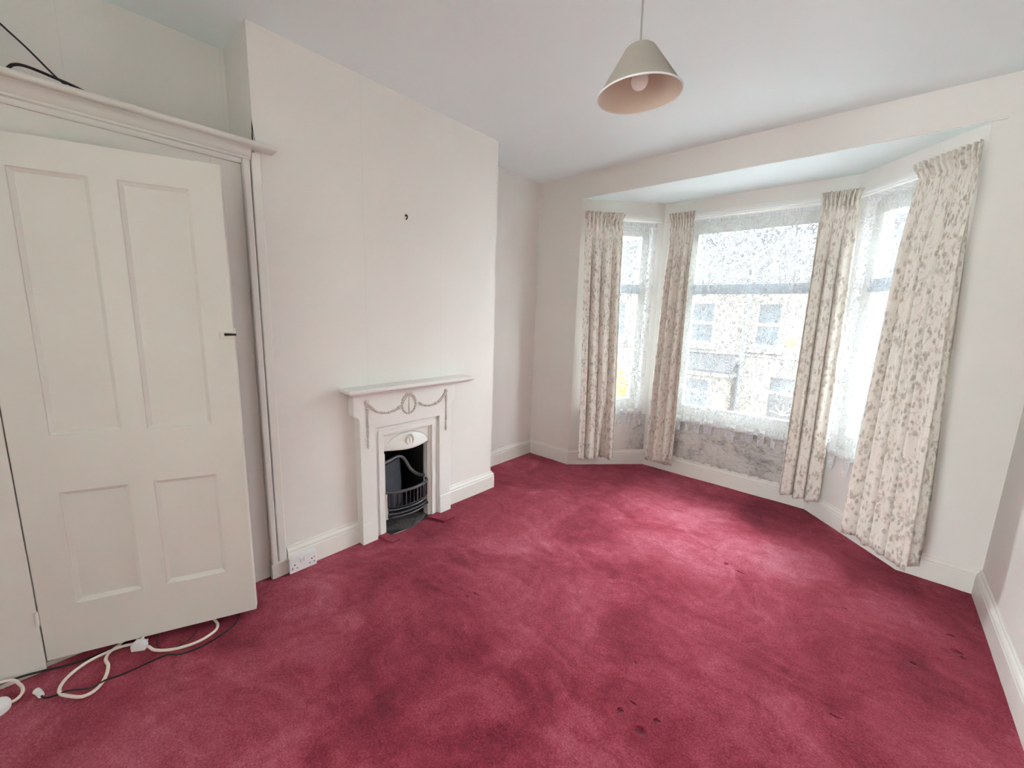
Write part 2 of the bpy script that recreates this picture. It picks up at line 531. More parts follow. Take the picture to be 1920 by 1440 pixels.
def glass_mat(name='window_glass'):
    t = NT(name)
    gl = t.node('ShaderNodeBsdfGlossy', {'Roughness': 0.02})
    tp = t.node('ShaderNodeBsdfTransparent', {'Color': (0.95, 0.97, 0.97, 1)})
    fr = t.node('ShaderNodeFresnel', {'IOR': 1.3})
    mx = t.node('ShaderNodeMixShader', {0: fr.outputs[0], 1: tp.outputs[0], 2: gl.outputs[0]})
    t.t.links.new(mx.outputs[0], t.out.inputs[0])
    return t.m
M_GLASS = glass_mat()

def shade_mat():
    t = NT('cream_card_shade')
    p = t.pos()
    col = t.mix(t.noise(p, 260, 2), (0.36, 0.33, 0.285), (0.41, 0.375, 0.325))
    t.bump(t.noise(p, 500, 2), 0.2, 0.0006)
    t.done(col, 0.8, 0.1)
    return t.m
M_SHADE = shade_mat()
M_SHADE_IN = plain('cream_shade_lining', (0.68, 0.59, 0.485), 0.5, 0.35, var=0.03)
M_BULB = plain('pearl_bulb_glass', (0.88, 0.86, 0.82), 0.12, 0.6, var=0.01)

# ------------------------------------------------------------------ room shell
H = 2.60
XC, XA, XR, YB, Y0, Y1 = -2.195, -2.529, 0.578, 3.158, 0.682, 2.244
YR = -5.0             # unseen rear end behind the camera, set back to even the fill light
REAR_FILL_HOLE = (-2.30, -0.90, 0.30, 2.30)   # unseen opening, added to let sky light fill the room
L1, L2, R2, R1 = (-2.06, 3.158), (-1.556, 3.712), (-0.237, 3.712), (0.268, 3.158)
def bayframe(a, b):
    U = Vector((b[0] - a[0], b[1] - a[1]))
    return Frame((a[0], a[1], 0), U, (U.y, -U.x)), U.length
FL, LL = bayframe(L1, L2)
FC, LC = bayframe(L2, R2)
FR, LR = bayframe(R2, R1)
BAYZ = 2.395

poly = [(XA, YR), (XR, YR), (XR, YB), R1, R2, L2, L1, (XA, YB)]
fb = MB()
n = len(poly)
fb.add([(x, y, -0.15) for x, y in poly] + [(x, y, -0.012) for x, y in poly],
       [tuple(range(n))[::-1], tuple(range(n, 2 * n))] + [(i, (i + 1) % n, n + (i + 1) % n, n + i) for i in range(n)])
struct(fb.build('floor', M_BOARD))  # boards left bare at the unseen rear to cut red bounce light

# fitted carpet: a gridded sheet cut to the bay, the chimney breast and the hearth
def carpet():
    bm = bmesh.new()
    st = 0.05
    outline = [(XA + .002, -1.1), (XR - .002, -1.1), (XR - .002, YB - .002), (R1[0], R1[1] - .002), (R2[0] - .002, R2[1] - .004), (L2[0] + .002, L2[1] - .004),
               (L1[0], L1[1] - .002), (XA + .002, YB - .002), (XA + .002, Y1 + .002), (XC + .004, Y1 + .002), (XC + .004, 1.665), (-2.178, 1.62), (-2.15, 1.60), (-2.128, 1.52), (-2.10, 1.42), (-2.108, 1.32), (-2.135, 1.25), (XC + .004, 1.235), (XC + .004, Y0 - .0), (XA + .002, Y0 - .0)]
    vs = [bm.verts.new((x, y, 0)) for x, y in outline]
    bm.faces.new(vs)
    x = XA + st
    while x < XR:
        bmesh.ops.bisect_plane(bm, geom=bm.verts[:] + bm.edges[:] + bm.faces[:], plane_co=(x, 0, 0), plane_no=(1, 0, 0))
        x += st
    y = -1.1 + st
    while y < 3.72:
        bmesh.ops.bisect_plane(bm, geom=bm.verts[:] + bm.edges[:] + bm.faces[:], plane_co=(0, y, 0), plane_no=(0, 1, 0))
        y += st
    for v in bm.verts:
        if v.is_boundary:
            continue
        v.co.z = 0.004 * noise.noise(Vector((v.co.x * 3.1, v.co.y * 3.1, 0.3))) + 0.0015 * noise.noise(Vector((v.co.x * 14, v.co.y * 14, 7)))
    top = bm.faces[:]
    bedges = [e for e in bm.edges if e.is_boundary]
    ret = bmesh.ops.extrude_edge_only(bm, edges=bedges)
    for v in ret['geom']:
        if isinstance(v, bmesh.types.BMVert):
            v.co.z = -0.011
    bmesh.ops.recalc_face_normals(bm, faces=bm.faces)
    me = bpy.data.meshes.new('carpet')
    bm.to_mesh(me)
    bm.free()
    for p in me.polygons:
        p.use_smooth = True
    me.set_sharp_from_angle(angle=math.radians(50))
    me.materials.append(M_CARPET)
    o = bpy.data.objects.new('carpet', me)
    COL.objects.link(o)
    return tag(o, 'crimson fitted carpet with brushed pile marks covering the whole floor', 'carpet')
CARPET = carpet()
# loose strips of carpet tucked round the hearth
FX = Frame((XC, 0, 0), (0, 1), (1, 0))       # chimney breast plane: u = y, d out into the room
for (u0, u1, d0, d1, sk) in ((1.575, 1.665, 0.055, 0.19, 0.045), (1.215, 1.27, 0.045, 0.17, 0.02)):
    m = MB(FX)
    pts = [FX(u0, d0, .001), FX(u1, d0, .001), FX(u1 + sk, d1, .001), FX(u0 + sk, d1, .001)]
    pts2 = [p + Vector((0, 0, .011)) for p in pts]
    m.add(pts + pts2, [(3, 2, 1, 0), (4, 5, 6, 7), (0, 1, 5, 4), (1, 2, 6, 5), (2, 3, 7, 6), (3, 0, 4, 7)])
    m.build('carpet_strip', M_CARPET, CARPET, bevel=.003)

# walls
struct(MB().box(XA - .2, XA, YR - .2, YB + .25, -0.15, H + .15).build('wall_left', M_WALL))
FXb = Frame((XC, 0, 0), (0, 1), (1, 0))
br = MB(FXb)
br.slab(Y0, Y1, -0.012, H, -0.10, 0.0, holes=[(1.235, 1.645, -1, 0.66)])
br.box(Y0, Y0 + .10, -0.334, -0.10, -0.012, H)
br.box(Y1 - .10, Y1, -0.334, -0.10, -0.012, H)
BREAST = struct(br.build('wall_chimney_breast', M_WALL))
FB = Frame((0, YB, 0), (1, 0), (0, -1))
bk = MB(FB)
bk.slab(XA, XR, -0.15, H + .15, -0.25, 0.0, holes=[(L1[0], R1[0], -1, BAYZ + .012)])
struct(bk.build('wall_back', M_WALL))
struct(MB().box(XR, XR + .2, YR - .2, YB + .25, -0.15, H + .15).build('wall_right', M_WALL))
HOLES = {'L': (0.09, LL - .095, 0.50, 2.225), 'C': (0.225, 1.185, 0.50, 2.225), 'R': (0.09, LR - .08, 0.50, 2.225)}
for nm, F, ln, k in (('wall_bay_left', FL, LL, 'L'), ('wall_bay_centre', FC, LC, 'C'), ('wall_bay_right', FR, LR, 'R')):
    w = MB(F)
    w.slab(0, ln, -0.15, H + .1, -0.20, 0.0, holes=[HOLES[k]])
    struct(w.build(nm, M_WALL))
# outer corner posts of the bay close the wedge between the wall slabs
for nm, c, dv in (('trim_1', L2, (-.085, .17)), ('trim_2', R2, (.085, .17)), ('trim_3', L1, (-.16, .11)), ('trim_4', R1, (.16, .11))):
    a = Vector((*c, 0)); dvv = Vector((*dv, 0))
    s_ = MB()
    per = Vector((dvv.y, -dvv.x, 0)).normalized() * .10
    q = [a + dvv * .25, a + dvv * .9 + per, a + dvv * 1.15, a + dvv * .9 - per]
    s_.add([(p.x, p.y, -0.15) for p in q] + [(p.x, p.y, H + .1) for p in q], [(3, 2, 1, 0), (4, 5, 6, 7), (0, 1, 5, 4), (1, 2, 6, 5), (2, 3, 7, 6), (3, 0, 4, 7)])
    struct(s_.build(nm, M_WALL))
# ceilings
cl = MB()
cpoly = [(XA - .2, YR - .2), (XR + .2, YR - .2), (XR + .2, YB + .2), (XA - .2, YB + .2)]
cl.box(XA - .2, XR + .2, YR - .2, YB + .1, H, H + .15)
struct(cl.build('ceiling', M_CEIL))
bc = MB()
bp_ = [(L1[0] - .12, YB + .004), (L1[0] - .12, YB + .1), (L2[0] - .05, L2[1] + .12), (R2[0] + .05, R2[1] + .12), (R1[0] + .12, YB + .1), (R1[0] + .12, YB + .004)]
n = len(bp_)
bc.add([(x, y, BAYZ) for x, y in bp_] + [(x, y, BAYZ + .3) for x, y in bp_],
       [tuple(range(n))[::-1], tuple(range(n, 2 * n))] + [(i, (i + 1) % n, n + (i + 1) % n, n + i) for i in range(n)])
struct(bc.build('ceiling_bay', M_CEIL))
# bead along the lower edge of the beam over the bay
struct(MB(FB).box(L1[0] - .02, R1[0] + .05, -0.004, 0.006, BAYZ + .002, BAYZ + .016).build('trim_5', M_WALL, bevel=.003))
# rear wall behind the camera with the added fill-light opening
struct(MB(Frame((0, YR, 0), (1, 0), (0, 1))).slab(XA - .2, XR + .2, -0.15, H + .15, -.2, 0, holes=[REAR_FILL_HOLE]).build('wall_rear', M_WALL))

# unseen cross wall, added to shade cupboard door and alcove from the rear fill
struct(MB().box(XA - .05, -1.25, -1.25, -1.12, -0.012, H + .02).build('wall_light_baffle', M_WALL))

# skirting boards
SKP = [(0, -.008), (.022, -.008), (.022, .098), (.019, .104), (.019, .110), (.021, .114), (.016, .124), (.009, .130), (.009, .136), (.005, .140), (0, .140)]
def skirt(name, path, side):
    return struct(MB().sweep(SKP, path, side).build(name, M_GLOSS))
skirt('baseboard_left', [(XC, 0.705), (XC, 1.125)], -1)
skirt('baseboard_chimney', [(XC, 1.77), (XC, Y1), (XA, Y1)], -1)
skirt('baseboard_alcove', [(XA, Y1), (XA, YB), L1, L2, R2, R1, (XR, YB), (XR, YR)], -1)

# unseen terrace neighbours and pitched roof, added to cut sky light on houses opposite
nb = MB()
nb.box(-30, -4.2, -5.0, 3.3, -2.95, 2.9)
nb.box(1.0, 26, -5.0, 3.3, -2.95, 2.9)
nb.add([(-30, -5.3, 2.95), (4.3, -5.3, 2.95), (4.3, 3.6, 2.95), (-30, 3.6, 2.95), (-30, -.5, 5.9), (4.3, -.5, 5.9)],
       [(3, 2, 1, 0), (0, 1, 5, 4), (2, 3, 4, 5), (0, 4, 3), (1, 2, 5)])
struct(nb.build('wall_terrace_screen', plain('added_terrace_brick', (0.25, 0.17, 0.13), .9)))

# ------------------------------------------------------------------ bay windows
def window(idx, F, k, handles=False):
    u0, u1, z0, z1 = HOLES[k]
    d0, d1 = -.125, -.065
    root = bpy.data.objects.new('window_%d' % idx, None)
    root.location = F(0, 0, 0)
    root.matrix_world = Matrix.Translation(F(0, 0, 0))
    COL.objects.link(root)
    root['kind'] = 'structure'
    side = .065
    zt0, zt1 = 1.615, 1.705
    m = MB(F)
    m.slab(u0, u1, z0 + .03, z1, d0, d1, holes=[(u0 + side, u1 - side, .635, zt0), (u0 + side, u1 - side, zt1, z1 - .105)])
    m.build('window_frame', M_FRAME, root, bevel=.004)
    t = MB(F)
    t.box(u0 + side - .01, u1 - side + .01, d1 - .004, d1 + .02, zt0 + .004, zt1 - .004)
    t.build('transom', M_TRANSOM, root, bevel=.004)
    for za, zb in ((.635, zt0), (zt1, z1 - .105)):
        g = MB(F)
        g.box(u0 + side - .004, u1 - side + .004, -.098, -.092, za - .004, zb + .004)
        g.build('pane', M_GLASS, root)
    s = MB(F)
    s.box(u0 - .004, u1 + .03, -.10, .028, z0 - .004, z0 + .026)
    s.build('window_sill', M_FRAME, root, bevel=.006)
    if handles:
        for u in (u0 + .20, u1 - .165):
            hn = MB(F)
            hn.box(u - .008, u + .008, d1 + .02, d1 + .032, zt1 - .06, zt1 - .03)
            hn.box(u - .009, u + .009, d1 + .028, d1 + .042, zt1 - .04, zt1 + .095)
            hn.build('stay_handle', M_STEEL, root, bevel=.003)
window(1, FL, 'L')
window(2, FC, 'C', True)
window(3, FR, 'R')

# damp plaster below the centre window, and to the left of it below the left light
def damp(F, u0, u1, z0, z1, seed, mat):
    m = MB(F)
    nu, nz = 40, 16
    for j in range(nz + 1):
        for i in range(nu + 1):
            u, z = lerp(u0, u1, i / nu), lerp(z0, z1, j / nz)
            e = min(i, nu - i, j * 1.5, (nz - j) * 1.5)
            d = .0015 + (0.003 + .004 * noise.noise(Vector((u * 9, z * 9, seed)))) * min(1, e / 3)
            m.v.append(tuple(F(u, max(d, .0006), z)))
    for j in range(nz):
        for i in range(nu):
            a = j * (nu + 1) + i
            m.f.append((a, a + 1, a + nu + 2, a + nu + 1))
    b = len(m.v)
    m.v += [tuple(F(u, -.004, z)) for u, z in ((u0, z0), (u1, z0), (u1, z1), (u0, z1))]
    m.f.append((b, b + 3, b + 2, b + 1))
    o = m.build('damp_plaster', mat, smooth='all')
    return o
dp = damp(FC, 0.02, LC - .03, .143, .494, 1.0, M_DAMP)
dp.parent = bpy.data.objects['wall_bay_centre']
dp['label'] = 'mouldy brown stained plaster'
dp2 = damp(FL, LL - .24, LL - .008, .143, .494, 4.0, M_DAMP2)
dp2.parent = bpy.data.objects['wall_bay_left']
dp2['label'] = 'mouldy brown stained plaster'
# flaking strip of old skirting top under the damp patch
fk = MB(FC)
for i in range(14):
    u = .10 + i * .075
    w = .05 + .02 * random.Random(i).random()
    fk.prism([(u, .139), (u + w, .139), (u + w * .9, .146 + .012 * random.Random(i + 9).random()), (u + w * .2, .150)], .004, .016)
o = fk.build('flaking_paint', M_GLOSS, bpy.data.objects['wall_bay_centre'])
o['kind'] = 'stuff'

# ------------------------------------------------------------------ curtain rail (three runs, one thing)
RAIL = empty('curtain_rail', FC(LC / 2, .05, 2.25), 'white painted curtain rail running round the bay above the three windows', 'curtain rail')
for F, a, b in ((FL, .03, LL - .02), (FC, .02, LC - .02), (FR, .02, LR - .09)):
    m = MB(F)
    m.box(a, b, .0, .028, 2.235, 2.283)
    m.build('batten', M_GLOSS, RAIL, bevel=.004)
    m = MB(F)
    m.box(a + .03, b - .03, .030, .052, 2.243, 2.262)
    m.build('track', M_PLASTIC, RAIL, bevel=.004)

# ------------------------------------------------------------------ net curtains
def net(F, u0, u1, d0, nf, amp, seed, label, ztop=2.213, zlow=.43, zhigh=.515):
    rnd = random.Random(seed)
    ph = [rnd.uniform(0, 6.28) for _ in range(4)]
    NU, NV = int((u1 - u0) * 260), 46
    m = MB(F)
    uvs = []
    rows = []
    for j in range(NV + 1):
        t = j / NV
        row = []
        acc = 0
        prev = None
        for i in range(NU + 1):
            s = i / NU
            sw = s + .035 * math.sin(5 * s * 2 + ph[0]) + .02 * math.sin(11 * s + ph[1])
            wv = math.sin(2 * math.pi * nf * sw + ph[2]) + .45 * math.sin(2 * math.pi * nf * 2.3 * sw + ph[3])
            a = amp * (.35 + .65 * sstep(0, .3, t))
            z_end = lerp(zhigh, zlow, sstep(-.15, .25, wv)) + .01 * math.sin(40 * s)
            z = lerp(ztop, z_end, t)
            d = d0 + a * wv * .7
            if t < .012:
                d += .004 * math.sin(2 * math.pi * nf * 6 * s)
            p = F(lerp(u0, u1, s), d, z)
            if prev is not None:
                acc += math.hypot((u1 - u0) / NU, (d - prev) * 1.5)
            prev = d
            row.append(acc)
            m.v.append(tuple(p))
            uvs.append((acc + seed * .37, z - z_end if t > .9 else lerp(ztop, z_end, t)))
        rows.append(row)
    for j in range(NV):
        for i in range(NU):
            a = j * (NU + 1) + i
            m.f.append((a, a + 1, a + NU + 2, a + NU + 1))
    o = m.build('net_curtain', M_LACE, smooth='all', uvs=uvs)
    return tag(o, label, 'net curtain', 'white lace nets across the bay windows')
net(FL, HOLES['L'][0] - .0, HOLES['L'][1] + .012, .056, 6, .011, 3, 'white lace net over the narrow left-hand bay window', zlow=.40)
net(FC, HOLES['C'][0] + .0, HOLES['C'][1] - .0, .056, 8.5, .011, 5, 'white lace net over the wide centre bay window')
net(FR, HOLES['R'][0] + .035, HOLES['R'][1] + .0, .056, 6, .011, 8, 'white lace net over the narrow right-hand bay window', zlow=.40)

# ------------------------------------------------------------------ printed curtains
def curtain(F, ut, ub, d0, ztop, zbot, nf, amp, seed, label, split=None):
    rnd = random.Random(seed)
    ph = [rnd.uniform(0, 6.28) for _ in range(6)]
    NU, NV = 200, 70
    m = MB(F)
    uvs = []
    zs = []
    for j in range(NV + 1):
        t = j / NV
        zs.append(t ** 1.15)
    neck = ztop - .078
    for j, t in enumerate(zs):
        z = lerp(ztop, zbot, t)
        drop = (ztop - z)
        te = sstep(0, 1, t) * .6 + t * .4
        a0, a1 = lerp(ut[0], ub[0], te), lerp(ut[1], ub[1], te)
        acc = 0
        prev = None
        for i in range(NU + 1):
            s = i / NU
            sw = s + .05 * math.sin(4.4 * s + ph[0]) + .028 * math.sin(9 * s + ph[1])
            drift = .25 * math.sin(2.2 * t + ph[2]) * t
            # broad rounded folds with narrow deep valleys between them
            big = 2 * abs(math.sin(math.pi * nf * sw + (ph[3] + drift) / 2)) ** .62 - 1.1
            big += .28 * math.sin(2 * math.pi * nf * 1.9 * sw + ph[4] + .6 * t)
            pl = math.sin(2 * math.pi * nf * 2.6 * s + ph[5])
            pl = math.copysign(abs(pl) ** .6, pl)
            grow = sstep(.05, .55, drop) * (.62 + .38 * sstep(0, 1, t))
            d = d0 + amp * big * grow
            hd = 1 - sstep(.055, .16, drop)
            d += hd * .016 * pl * (1.0 if drop < .07 else .8)
            # flared pencil-pleat head above the gathered neck
            fl = sstep(neck, ztop, z)
            d += .016 * fl - .010 * math.exp(-((z - neck) / .02) ** 2)
            uu = lerp(a0, a1, s) - .25 * amp * grow * math.sin(2 * math.pi * nf * sw + ph[3] + drift)
            mid = (a0 + a1) / 2
            uu = mid + (uu - mid) * (1 - .07 * math.exp(-((z - neck) / .05) ** 2) + .05 * fl)
            uu += fl * .006 * math.sin(2 * math.pi * nf * 2.6 * s + ph[5] + 1)
            zz = z
            if t > .93:
                zz = z + .010 * math.sin(2 * math.pi * nf * sw + ph[1]) * (t - .93) / .07
            if split and t > split[2]:
                # the leading edges part towards the hem
                k = (t - split[2]) / (1 - split[2])
                g = math.exp(-((s - split[0]) / .07) ** 2)
                d -= .085 * g * k
            d = max(d, lerp(.032, .086, sstep(.28, .37, zz)))
            if prev is not None:
                acc += math.hypot(uu - prev[0], d - prev[1])
            prev = (uu, d)
            m.v.append(tuple(F(uu, d, zz)))
            uvs.append((acc + seed * .61, zz))
    for j in range(NV):
        for i in range(NU):
            a = j * (NU + 1) + i
            m.f.append((a, a + 1, a + NU + 2, a + NU + 1))
    # cloth width measured on a lower row so the print runs straight down
    jm = NV * 2 // 3
    ref = [uvs[jm * (NU + 1) + i][0] for i in range(NU + 1)]
    uvs = [(ref[k % (NU + 1)], uv[1]) for k, uv in enumerate(uvs)]
    o = m.build('curtain', M_PRINT, smooth='all', uvs=uvs)
    md = o.modifiers.new('thickness', 'SOLIDIFY')
    md.thickness = .003
    return tag(o, label, 'curtain', 'floral curtains round the bay')
curtain(FL, (.000, .330), (.050, .400), .138, 2.262, .105, 3.6, .042, 11, 'floral curtain at the left end of the bay, beside the alcove', split=(.62, .0, .72))
curtain(FC, (.112, .318), (.088, .345), .138, 2.270, .105, 3.4, .046, 23, 'slim floral curtain between the left and centre bay windows')
curtain(FC, (1.140, 1.348), (1.142, 1.385), .134, 2.272, .120, 3.4, .032, 31, 'slim floral curtain between the centre and right bay windows')
curtain(FR, (.562, .872), (.545, .968), .145, 2.262, .130, 4.2, .054, 47, 'broadest floral curtain, at the right end of the bay')

# ------------------------------------------------------------------ built-in cupboard
CUP = empty('cupboard', (-2.2, .25, 0), 'cream built-in alcove cupboard with moulded cornice and a door left ajar', 'cupboard')
FD = Frame((XC - .005, 0, 0), (0, 1), (1, 0))
HY = -.157           # hinge
m = MB(FD); m.box(.515, .628, -.035, 0, 0, 2.03); m.build('stile', M_CUP, CUP, bevel=.002)
m = MB(FD); m.box(-.46, -.1535, -.035, 0, 0, 2.03); m.build('stile', M_CUP, CUP, bevel=.002)
m = MB(FD); m.box(-.1535, .515, -.035, 0, 1.923, 2.03); m.build('head_rail', M_CUP, CUP, bevel=.002)
m = MB(FD); m.prism([(-.163, 0), (.515, 0), (.515, .018), (-.163, .018)], -.03, -.012); m.build('threshold', M_CUP, CUP)
# left-hand return that closes the cupboard carcass
m = MB(FD); m.box(-.50, -.46, -.32, .0, 0, 2.03); m.build('side_panel', M_CUP, CUP)
# mouldings on the right of the face frame
m = MB(FD)
m.prism([(.626, .075), (.656, .075), (.656, 2.032), (.626, 2.032)], 0, .030)
m.build('architrave_bead', M_CUP, CUP, bevel=.007)
m = MB(FD)
m.prism([(.662, .075), (.702, .075), (.702, 2.07), (.662, 2.07)], .005, .022)
m.build('architrave', M_GLOSS, CUP, bevel=.005)
m = MB(FD)
m.box(.622, .700, .006, .032, -.004, .078)
m.build('plinth_block', M_CUP, CUP, bevel=.003)
m = MB(FD); m.box(-.46, -.165, 0, .010, -.002, .014); m.build('floor_bead', M_GLOSS, CUP, bevel=.003)
# cornice: profile swept along the front
CP = [(0, 2.012), (.010, 2.012), (.016, 2.020), (.016, 2.030), (.024, 2.034), (.024, 2.042), (.030, 2.046), (.036, 2.060), (.046, 2.074), (.050, 2.076), (.050, 2.078), (0, 2.078)]
m = MB()
m.sweep([(d - .004, z) for d, z in CP], [(XC - .001, -.50), (XC - .001, .660)], -1)
m.build('cornice', M_CUP, CUP, smooth=50)
m = MB()
nose = [(-.33, 2.078), (.066, 2.078), (.074, 2.082), (.077, 2.090), (.074, 2.098), (.066, 2.102), (-.33, 2.102)]
m.sweep(nose, [(XC, -.50), (XC, .678)], -1)
nose2 = [(.002, 2.080), (.066, 2.080), (.074, 2.084), (.077, 2.091), (.074, 2.098), (.066, 2.101), (.002, 2.101)]
m.sweep(nose2, [(XC, .674), (XC, .752)], -1)
m.build('top_shelf', M_CUP, CUP, smooth=50)
# four-panel door, hinged on the left and standing about 21 degrees open
DA = math.atan2(-1.948 + 2.2, .485 + .151)
FDR = Frame((-2.2, -.151, 0), (math.sin(DA), math.cos(DA)), (math.cos(DA), -math.sin(DA)))
PAN = [(.108, .302, .915, 1.815), (.380, .582, .915, 1.815), (.108, .302, .248, .697), (.380, .582, .248, .697)]
m = MB(FDR)
m.slab(.000, .684, .030, 1.920, -.042, 0.0, holes=PAN)
DOOR = m.build('door', M_CUP, CUP, bevel=.0025)
for i, (a, b, c, d_) in enumerate(PAN):
    m = MB(FDR)
    # recessed panel with a small sloping moulding round it
    w = .013
    rec = -.013
    ring0 = [(a - .002, -.003, c - .002), (b + .002, -.003, c - .002), (b + .002, -.003, d_ + .002), (a - .002, -.003, d_ + .002)]
    ring1 = [(a + w, rec, c + w), (b - w, rec, c + w), (b - w, rec, d_ - w), (a + w, rec, d_ - w)]
    ring2 = [(a - .002, -.030, c - .002), (b + .002, -.030, c - .002), (b + .002, -.030, d_ + .002), (a - .002, -.030, d_ + .002)]
    P = [FDR(*q) for q in ring0 + ring1 + ring2]
    fs = [(4, 5, 6, 7), (11, 10, 9, 8)]
    for k in range(4):
        l = (k + 1) % 4
        fs += [(k, l, 4 + l, 4 + k), (k, 8 + k, 8 + l, l)]
    m.add(P, fs)
    m.build('panel', M_CUP, DOOR)
m = MB(FDR); m.box(.636, .686, 0, .006, 1.262, 1.288); m.build('latch_plate', M_CUP, DOOR, bevel=.002)
m = MB(FDR)
m.tube([FDR(.655, .010, 1.280), FDR(.672, .012, 1.280), FDR(.694, .012, 1.280)], lambda t: .0055 - .0015 * t, 8)
o = m.build('latch_bolt', M_SCREW, DOOR, smooth=True); o['label'] = 'dark metal latch bolt'
m = MB(FDR); m.box(.684, .690, -.030, -.006, 1.275, 1.305); m.build('keeper', M_GLOSS, DOOR)
for z in (.19, 1.66):
    m = MB(FDR); m.tube([FDR(-.004, .004, z), FDR(-.004, .004, z + .055)], .006, 8)
    m.build('hinge', M_CUP, DOOR, smooth=True)

# torn paper edge at the foot of the breast corner above the cupboard
m = MB(FX)
m.add([FX(Y0 - .002, -.006, 2.103), FX(Y0 + .007, .0015, 2.103), FX(Y0 + .004, .0015, 2.14), FX(Y0 - .002, .001, 2.215), FX(Y0 - .002, -.012, 2.14)], [(0, 1, 2, 3, 4), (4, 3, 2, 1, 0)])
m.build('torn_paper_gap', M_DARK, BREAST)
# picture hook on the breast
hk = MB(FX)
hk.tube(spline([FX(1.468, 0, 1.953), FX(1.468, .012, 1.955), FX(1.469, .018, 1.948), FX(1.470, .012, 1.936), FX(1.470, .004, 1.933)], 4), .0035, 6)
hk.ball(FX(1.468, .008, 1.955), .007, .007, .007)
tag(hk.build('picture_hook', M_SCREW, smooth=True), 'small dark metal hook high on the bare chimney breast', 'hook')

# ------------------------------------------------------------------ fireplace
FP = empty('fireplace', (XC, 1.44, 0), 'small white painted cast iron fireplace on the chimney breast with a black grate', 'fireplace')
SD = .062    # face of the surround
def arcpts(cx, cz, r, a0, a1, n=8):
    return [(cx + r * math.cos(lerp(a0, a1, k / n)), cz + r * math.sin(lerp(a0, a1, k / n))) for k in range(n + 1)]
C = 1.441
poly_s = [(C + .236, 0), (C + .333, 0), (C + .335, .760), (C + .338, .776), (C + .346, .786), (C + .356, .790), (C + .366, .797), (C + .368, .805), (C + .368, .925),
          (C - .368, .925), (C - .368, .805), (C - .366, .797), (C - .356, .790), (C - .346, .786), (C - .338, .776), (C - .335, .760), (C - .333, 0), (C - .236, 0), (C - .236, .705), (C + .236, .705)]
m = MB(FX)
m.prism(poly_s, 0, SD)
SUR = m.build('surround', M_IRON_WHITE, FP, bevel=.004)
# plinth blocks at the feet
for s in (-1, 1):
    m = MB(FX)
    a, b = sorted((C + s * .238, C + s * .336))
    m.box(a, b, .0, SD + .004, -.004, .128)
    m.build('plinth_block', M_IRON_WHITE, FP, bevel=.003)
# mantel shelf with an ogee under edge
m = MB(FX)
def shelf_ring(e, d, z):
    return [FX(1.022 + e, 0, z), FX(1.022 + e, d, z), FX(1.930 - e, d, z), FX(1.930 - e, 0, z)]
rings = [shelf_ring(.030, .102, .920), shelf_ring(.022, .108, .928), shelf_ring(.006, .126, .936), shelf_ring(.0, .132, .942), shelf_ring(.0, .132, .954), shelf_ring(.004, .128, .959)]
pts = [p for r in rings for p in r]
fs = [(3, 2, 1, 0), tuple(range(len(pts) - 4, len(pts)))]
for i in range(len(rings) - 1):
    for k in range(4):
        a, b = i * 4 + k, i * 4 + (k + 1) % 4
        fs.append((a, b, b + 4, a + 4))
m.add(pts, fs)
m.build('mantel_shelf', M_IRON_WHITE, FP)
# insert: stepped moulded frame round the opening
for (e, t_, d0, d1) in ((.0, .040, -.02, .040), (.028, .030, -.02, .050), (.050, .022, -.02, .036)):
    m = MB(FX)
    m.slab(C - .240 + e, C + .240 - e, 0, .708 - e, d0, d1, holes=[(C - .240 + e + t_, C + .240 - e - t_, -1, .708 - e - t_)])
    m.build('insert_frame', M_IRON_WHITE, FP, bevel=.003)
# plate above the opening with the arched hood
OW = .170
m = MB(FX)
arch = [(C - .18, .66), (C - .18, .515), (C - OW, .525)]
n = 16
for k in range(n + 1):
    a = math.pi - math.pi * k / n
    arch.append((C + OW * math.cos(a), .528 + .108 * math.sin(a)))
arch += [(C + .18, .515), (C + .18, .66)]
m.prism(arch, -.02, .026)
m.build('hood_plate', M_IRON_WHITE, FP)
m = MB(FX)
NA, NR = 24, 10
idx = []
for i in range(NA + 1):
    a = math.pi - math.pi * i / NA
    for j in range(NR + 1):
        r = j / NR
        # r=1 on the arch, r=0 on the lip
        x = math.cos(a)
        zr = .528 + .108 * math.sin(a)
        lipz = .536 - .004 * math.cos(math.pi * x)
        z = lerp(lipz, zr, r)
        bulge = (1 - abs(x) ** 2.2) * .046 * math.cos(r * math.pi / 2) ** .7
        m.v.append(tuple(FX(C + OW * x, .022 + bulge, z)))
for i in range(NA):
    for j in range(NR):
        a = i * (NR + 1) + j
        m.f.append((a, a + 1, a + NR + 2, a + NR + 1))
HOOD = m.build('hood', M_IRON_WHITE, FP, smooth='all')
md = HOOD.modifiers.new('thickness', 'SOLIDIFY'); md.thickness = .006; md.offset = -1
# side cheeks down each side of the opening
m = MB(FX); m.box(C - .176, C - .160, -.02, .030, 0, .525); m.build('side_strip', M_IRON_WHITE, FP, bevel=.003)
m = MB(FX); m.box(C + .160, C + .176, -.02, .030, 0, .525); m.build('side_strip', M_IRON_WHITE, FP, bevel=.003)
m = MB(FX); m.box(C - .162, C - .146, .018, .034, .085, .255); m.build('cheek_plate', M_GLOSS, FP, bevel=.002)
# firebox
m = MB(FX)
m.box(C - .205, C - .165, -.30, -.02, -.01, .66)
m.box(C + .165, C + .205, -.30, -.02, -.01, .66)
m.box(C - .205, C + .205, -.32, -.29, -.01, .66)
m.box(C - .205, C + .205, -.30, -.02, .64, .66)
m.box(C - .205, C + .205, -.30, .06, -.010, .004)
m.build('firebox', M_BLACK, FP)
